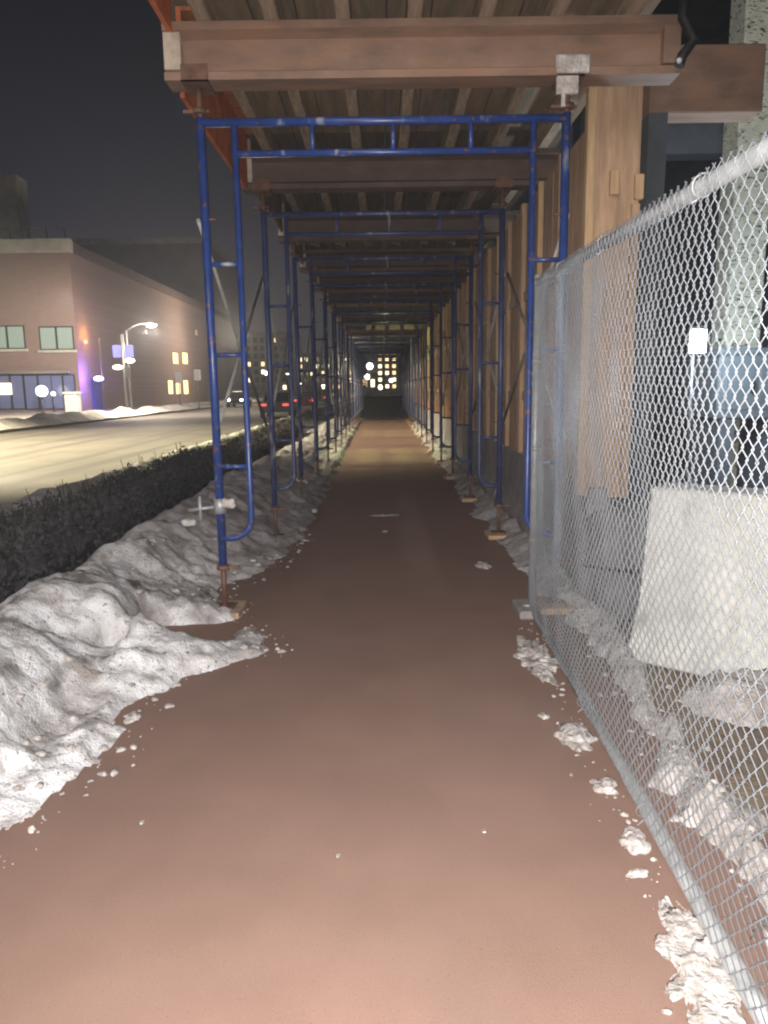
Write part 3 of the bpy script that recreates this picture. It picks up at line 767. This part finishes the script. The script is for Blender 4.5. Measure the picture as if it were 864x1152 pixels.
# windows on the side wall along the street
def side_window(px0, px1, py0, py1, m):
    ya = BX*F/(px0-CX+2)   # depth where the side plane x=BX meets that column
    yb = BX*F/(px1-CX+2)
    z0 = HC + ya*(math.tan(PITCH + 0) * 0) + (W((px0+px1)/2, py1, (ya+yb)/2).z - HC); z1 = W((px0+px1)/2, py0, (ya+yb)/2).z
    bm = bm_new(); box2(bm, (BX+.004, ya, z0), (BX+.06, yb, z1)); f = obj('window', bm, m_black, bld)
    bm = bm_new(); box2(bm, (BX+.062, ya+.08, z0+.08), (BX+.07, yb-.08, z1-.08)); obj('pane', bm, m, f)
for px in (199, 209.5): side_window(px, px+6, 396, 410, m_winwarm)
for px in (192, 200.5, 209): side_window(px, px+5.5, 427, 444, m_winwarm)
for px in (225, 245): side_window(px, px+3, 370, 378, m_windim)
bm = bm_new(); box2(bm, (BX+.004, BY+2.2, -.1), (BX+.05, BY+4.4, 2.6)); obj('door', bm, m_bluesign, bld)
bm = bm_new(); sphere(bm, (BX+.25, BY+1.2, 5.4), .16); obj('assumed_wall_lamp', bm, mat('assumed_orange_lamp', (.6,.4,.2), .4, emit=(1,.5,.16), estr=1.0), bld)  # wall lamp assumed from the orange glow on the brick

# rear taller blocks behind it
def block(name, x0, x1, y0, y1, h, m, label, wins=(), coping=True):
    t = thing(name, label, 'building', (0,0,0))
    bm = bm_new(); box2(bm, (x0,y0,-.2), (x1,y1,h)); obj('wall', bm, m, t)
    if coping:
        bm = bm_new(); box2(bm, (x0-.2,y0-.2,h+.002), (x1+.2,y1,h+.9)); obj('roof', bm, m_pale if coping == 2 else m_darkwall, t)
    for (a, c_, mm) in wins:
        bm = bm_new(); box2(bm, (a[0], y0-.08, a[1]), (c_[0], y0-.004, c_[1])); f = obj('window', bm, m_black, t)
        bm = bm_new(); box2(bm, (a[0]+.08, y0-.1, a[1]+.08), (c_[0]-.08, y0-.082, c_[1]-.08)); obj('pane', bm, mm, f)
    return t
z = W(150, 268, 122).z
block('rear_block', W(-60,300,122).x, W(232,300,122).x, 122, 150, z-.9, m_darkwall, 'long dark block with a pale roof edge behind the brown brick building', (), 2)
# far end of the street: dark frontages with lit windows
random.seed(11)
def frontage(px0, px1, pyt, Y, label, lit, mm=(m_windim, m_winwarm, m_winhot), cols=4, rows=4, m=m_darkwall, zlo=1.0):
    a, c = W(px0, 440, Y), W(px1, pyt, Y)
    wins = []
    w = (c.x-a.x)/cols; h = (c.z-zlo)/rows
    for i in range(cols):
        for k in range(rows):
            r = random.random()
            wins.append(((a.x+(i+.2)*w, zlo+(k+.2)*h), (a.x+(i+.8)*w, zlo+(k+.85)*h), random.choice(mm) if r < lit else m_glassdk))
    return block('town_building', a.x, c.x, Y, Y+12, c.z, m, label, wins)
frontage(424, 447, 393, 165, 'tall narrow lit building at the far end of the path', .95, (m_winwarm, m_winhot, m_winwarm, m_winhot), 3, 6)
frontage(398, 423.5, 424, 168, 'low shop building with bright windows at the far end of the path', 1.0, (m_winhot, m_winwarm), 3, 1)
frontage(446.5, 520, 408, 172, 'dark building right of the tall narrow lit building', .25, cols=7, rows=4)
frontage(330, 397, 400, 178, 'dark building across the far crossing with scattered lit windows', .3, cols=11, rows=5)
frontage(262, 330, 378, 150, 'dark street block with few lit windows beyond the brick building', .16, cols=9, rows=7)
t = thing('awning', 'green awning under the far shop windows beyond the tunnel', 'awning', (0,0,0))
a, c = W(384,446,150), W(412,436,150)
bm = bm_new(); prism(bm, [(150,a.z+.9),(150,c.z),(151.5,c.z+.5),(151.5,a.z+1.2)], 'x', a.x, c.x); obj('cloth', bm, m_green, t)
for x in (a.x+.1, c.x-.1): rod('pole', [(x,150.1,-.1),(x,150.1,a.z+1)], .05, m_pole, t)

# ------------------------------------------------------------------ street lamps and signs
def globe_lamp(p, label, r=.28, m=m_globe):
    t = thing('street_lamp', label, 'street lamp', (p.x, p.y, 0), 0, 'street lamps')
    bm = bm_new(); sphere(bm, (0,0,p.z), r); obj('globe', bm, m, t)
    rod('pole', [(0,0,-.15),(0,0,p.z-r*.9)], [.07,.045], m_pole, t, 8)
    bm = bm_new(); tube(bm, [(0,0,p.z-r*1.25),(0,0,p.z-r*.8)], .13, 8); obj('collar', bm, m_pole, t)
    return t
globe_lamp(W(416,412,95), 'upper round street lamp left of the tall lit building', .42)
globe_lamp(W(413,424,120), 'lower round street lamp under the upper globe at the far end', .45)
globe_lamp(W(428,436,140), 'added street lamp low before the tall lit building', .4)  # extra lamp added to brighten the far cluster of lights
globe_lamp(W(440,428,150), 'added street lamp right of the tall lit building doors', .4)  # also added so the far cluster reads brighter
t = thing('dark_low_box', 'low dark box standing across the far end of the path below the bright lights', 'box', (.0, 36.0, 0))  # plain black box across the path, not identified
bm = bm_new(); box2(bm, (-1.05,-.4,.1), (.95,.4,1.0)); obj('body', bm, m_black, t, .03)
bm = bm_new(); box2(bm, (-1.1,-.45,1.002), (1.0,.45,1.1)); obj('lid', bm, m_black, t, .03)
for x in (-.85, .75):
    bm = bm_new(); box2(bm, (x-.08,-.38,0), (x+.08,.38,.098)); obj('skid', bm, m_dark, t)
globe_lamp(W(47,440,57), 'small globe lamp in front of the brick building shopfront', .42)
globe_lamp(W(60,443,58), 'smallest globe lamp beside the shopfront lamp', .16)
def cobra(p, px_off, label, power=0, arm=1.6, rz=0, m=m_globe):
    t = thing('street_lamp', label, 'street lamp', (p.x-arm, p.y, 0), rz, 'street lamps')
    rod('pole', [(0,0,-.15),(0,0,p.z-.4)], [.1,.065], m_pole, t, 10)
    rod('arm', [(0,0,p.z-.42),(arm*.35,0,p.z-.08),(arm*.7,0,p.z+.06),(arm,0,p.z+.05)], .045, m_pole, t, 8)
    bm = bm_new(); sphere(bm, (arm+.2,0,p.z+.05), .32, sc_=(1.35,.65,.45)); h = obj('lamp_head', bm, m_pole, t)
    bm = bm_new(); sphere(bm, (arm+.22,0,p.z-.03), .27, sc_=(1.35,.68,.5)); obj('lens', bm, m, h)
    return t
cobra(W(167,365,52), 0, 'tall street lamp with a bright head in front of the brick wall', arm=1.55)
cobra(W(322,420,110), 0, 'street lamp head glowing between the second and third scaffold legs', arm=1.2)
cobra(W(336,431,120), 0, 'street lamp just lower than the lamp between the scaffold legs', arm=1.2)
cobra(W(362,433,105), 0, 'street lamp glowing over the line of parked cars', arm=1.2)
cobra(W(395,429,130), 0, 'far street lamp over the green awning', arm=1.2)
globe_lamp(W(300,420,70), 'street lamp with a tall slim pole behind the second scaffold frame', .2)
# unseen lamp assumed above the canopy for the lit patch on the path
ASSUMED_LP = Vector((.75, 20.6, 8.4))
lo = cobra(ASSUMED_LP, 0, 'tall assumed street lamp behind the hoarding shining down through the added gap in the canopy', arm=1.7)
lo.location.x = ASSUMED_LP.x+1.7; lo.rotation_euler.z = math.pi
# purple lamp and its slim pole
pp = W(111, 426, 60)
t = thing('purple_lamp', 'glowing purple lamp on a slim pole before the brick corner', 'lamp', (pp.x, pp.y, 0))
bm = bm_new(); sphere(bm, (0,0,pp.z), .34, sc_=(1.25,.7,.6)); obj('globe', bm, m_purple, t)
rod('pole', [(.15,.4,-.15),(.15,.4,W(113,380,60).z)], .04, m_pole, t)
rod('bracket', [(.15,.4,pp.z+.1),(0,.1,pp.z+.1)], .03, m_pole, t)
# banner pole
bp = W(143, 458, 50)
t = thing('banner_pole', 'pole with blue banners and two white lit panels before the brick wall', 'banner pole', (bp.x, 50, 0))
zt_, zb_ = W(142,376,50).z, W(142,402,50).z
rod('pole', [(0,0,-.15),(0,0,zt_)], .09, m_pole, t)
for s in (-1, 1):
    bm = bm_new(); box2(bm, (s*.12, -.03, zb_), (s*.68, .03, zt_-.7)); obj('banner', bm, m_bluesign, t)
for s, dz in ((-1, -.42), (1, 0)):
    bm = bm_new(); sphere(bm, (s*.42, -.05, zb_-.22+dz), .3, sc_=(1.1,.6,.5)); obj('lamp', bm, m_globe, t)
bm = bm_new(); box(bm, (.25,-.06,zb_-1.0), (.42,.05,.7)); obj('sign_plate', bm, m_black, t)
# white gate pillar and sign poles
p = W(82, 451, 52)
t = thing('stone_pillar', 'short white pillar at the shopfront corner across the street', 'pillar', (p.x, 52, 0))
bm = bm_new(); box2(bm, (-.42,-.42,-.1), (.42,.42,1.35)); obj('shaft', bm, m_whitep, t, .03)
bm = bm_new(); box2(bm, (-.5,-.5,1.352), (.5,.5,1.5)); obj('cap', bm, m_whitep, t, .03)
for px, ht, lb in ((203, 3.0, 'slim sign post below the warm side windows'), (224, 3.2, 'slim sign post at the end of the brick wall')):
    p = W(px, 455, 62)
    t = thing('sign_post', lb, 'sign post', (p.x, 62, 0))
    rod('pole', [(0,0,-.1),(0,0,ht)], .04, m_pole, t, 6)
    bm = bm_new(); box2(bm, (-.28,-.03,ht-.9), (.28,-.005,ht)); obj('sign_plate', bm, m_pole, t)

# ------------------------------------------------------------------ cars
def build_car(mp):
    t = thing('parked_car', '', 'car', (0,0,0), 0, 'cars in the street')
    # nose towards -y
    low = [(-2.15,.35),(-2.2,.62),(-1.2,.88),(2.05,.92),(2.2,.7),(2.15,.35)]
    bm = bm_new(); prism(bm, low, 'x', -.86, .86); obj('body', bm, mp, t, .05)
    cab = [(-1.05,.90),(-.45,1.38),(.95,1.42),(1.75,.93)]
    bm = bm_new(); prism(bm, cab, 'x', -.72, .72); obj('cabin', bm, m_glassdk, t, .05)
    bm = bm_new(); prism(bm, [(-.5,1.385),(-.42,1.43),(.95,1.47),(1.08,1.4)], 'x', -.70, .70); obj('roof', bm, mp, t, .02)
    for x in (-.8, .8):
        for y in (-1.35, 1.35):
            bm = bm_new(); tube(bm, [(x-.1,y,.32),(x+.1,y,.32)], .32, 14); w = obj('wheel', bm, m_black, t)
            bm = bm_new(); tube(bm, [(x-.11,y,.32),(x+.11,y,.32)], .18, 10); obj('rim', bm, m_pole, w)
    for x in (-.62, .62):
        bm = bm_new(); sphere(bm, (x,-2.17,.66), .13, sc_=(1.3,.5,.8)); obj('headlight', bm, m_head, t)
        bm = bm_new(); box(bm, (x,2.17,.76), (.34,.08,.14)); obj('tail_light', bm, m_tail, t, .02)
    return t
cars = [build_car(q) for q in m_car]
spots = [(-13.8, 72, 0, 'oncoming car with bright headlights behind the second scaffold frame'), (-6.1, 44, math.pi, 'stopped car showing red tail lights beyond the shrubs'),
         (-6.0, 58, math.pi, 'second car in the queue with red tail lights'), (-10.9, 84, 0, 'oncoming car farther up the street than the first headlights'),
         (-6.2, 75, math.pi, 'third car in the queue with red tail lights'), (-11.2, 108, 0, 'far oncoming car near the green awning'), (-8.2, 120, 0, 'farthest car with headlights by the crossing')]
for i, (x, y, rz, lb) in enumerate(spots):
    o = cars[i] if i < 3 else copy_tree(cars[(i*2+1) % 3])
    o.location = (x, y, -.13); o.rotation_euler.z = rz + .02*(i % 3); o['label'] = lb

# ------------------------------------------------------------------ haze added for milky blacks and lamp glow
hz = bpy.data.materials.new('veil_haze'); hz.use_nodes = True
nt = hz.node_tree; nt.nodes.remove(nt.nodes['Principled BSDF'])
pv = nt.nodes.new('ShaderNodeVolumePrincipled'); pv.inputs['Color'].default_value = (.88,.92,1,1)
pv.inputs['Density'].default_value = .0019; pv.inputs['Anisotropy'].default_value = .7
nt.links.new(pv.outputs[0], nt.nodes['Material Output'].inputs['Volume'])
b = bm_new(); box2(b, (-160,-70,-1.3), (160,310,62)); struct(obj('added_haze', b, hz), 'stuff')

# ------------------------------------------------------------------ world and lights
w = bpy.data.worlds.new('World'); sc.world = w; w.use_nodes = True
nt = w.node_tree; N = nt.nodes; L = nt.links
bg = N['Background']
sky = N.new('ShaderNodeTexSky'); sky.sky_type = 'NISHITA'; sky.sun_disc = False; sky.sun_elevation = R(-4); sky.sun_rotation = R(200)
tc = N.new('ShaderNodeTexCoord'); sep = N.new('ShaderNodeSeparateXYZ'); L.new(tc.outputs['Generated'], sep.inputs[0])
rp = N.new('ShaderNodeValToRGB'); e = rp.color_ramp.elements
e[0].position = .0; e[0].color = (.058,.052,.06,1); e[1].position = .42; e[1].color = (.004,.0052,.008,1)
x = rp.color_ramp.elements.new(.2); x.color = (.02,.0205,.028,1)
L.new(sep.outputs['Z'], rp.inputs['Fac'])
sm = N.new('ShaderNodeMix'); sm.data_type = 'RGBA'; sm.blend_type = 'ADD'; sm.inputs['Factor'].default_value = .05
L.new(rp.outputs['Color'], sm.inputs['A']); L.new(sky.outputs['Color'], sm.inputs['B'])
L.new(sm.outputs['Result'], bg.inputs['Color']); bg.inputs['Strength'].default_value = 1.0

def light(name, kind, loc, power, col, size=.1, target=None, spot=None, blend=.5):
    l = bpy.data.lights.new(name, kind); l.energy = power; l.color = col
    if kind in ('POINT', 'SPOT'): l.shadow_soft_size = size
    if kind == 'SPOT': l.spot_size = spot; l.spot_blend = blend
    o = bpy.data.objects.new(name, l); COL.objects.link(o); o.location = loc
    if target is not None:
        o.rotation_euler = (Vector(target)-Vector(loc)).to_track_quat('-Z', 'Y').to_euler()
    return o
sun = bpy.data.lights.new('night_fill', 'SUN'); sun.energy = .012; sun.angle = R(10); sun.color = (.8,.85,1)  # unseen faint sun lamp added as soft night fill
so = bpy.data.objects.new('night_fill', sun); COL.objects.link(so); so.rotation_euler = (R(40), 0, R(200))
# flash of the phone that took the picture
light('phone_flash', 'SPOT', EYE + up*.003 - rt*.004 - fwd*.01, 730, (1,.955,.91), .01, EYE+fwd*4-Vector((0,0,.55)), R(145), 1.0)
# unseen fill light added behind the photographer to lift path and tunnel mouth
light('street_and_fill_light', 'POINT', (-3.6,-6.5,7.0), 1700, (1,.88,.82), 3.0)
# light of the assumed lamp above the canopy, through the added gaps
light('street_and_fill_light', 'SPOT', ASSUMED_LP+Vector((-.2,0,-.4)), 1500, (.8,1,.38), .25, ASSUMED_LP+Vector((-.2,0,-8)), R(110), .4)
# first the visible lamp, then unseen lamps assumed over road and opposite pavement
light('street_and_fill_light', 'POINT', W(167,365,52)+Vector((.2,-.3,-.5)), 2600, (1,.85,.7), .3)
light('street_and_fill_light', 'SPOT', (-15,21,8.0), 25000, (1,.87,.6), .4, (-12.5,22,0), R(112), .3)
light('street_and_fill_light', 'SPOT', (-18.5,45,7.5), 11000, (1,.86,.66), .4, (-20.5,49,1), R(150), .5)
light('street_and_fill_light', 'POINT', (-17.5,88,8.0), 3500, (1,.84,.62), .4)
light('purple_light', 'POINT', pp+Vector((0,-.5,.1)), 700, (.3,.16,1), .25)
light('assumed_wall_light', 'POINT', (BX+.9, BY+1.6, 5.9), 170, (1,.5,.15), .25)  # light of the assumed orange wall lamp
light('work_light_beam', 'POINT', (wl.x, wl.y-.45, wl.z-.1), 130, (.70,.86,1), .12)

# ------------------------------------------------------------------ render settings
sc.view_settings.view_transform = 'Standard'; sc.view_settings.look = 'None'; sc.view_settings.exposure = 0; sc.view_settings.gamma = 1
sc.view_settings.use_curve_mapping = False
sc.cycles.use_denoising = True
sc.cycles.max_bounces = 6; sc.cycles.sample_clamp_indirect = 4
sc.cycles.filter_width = 2.2
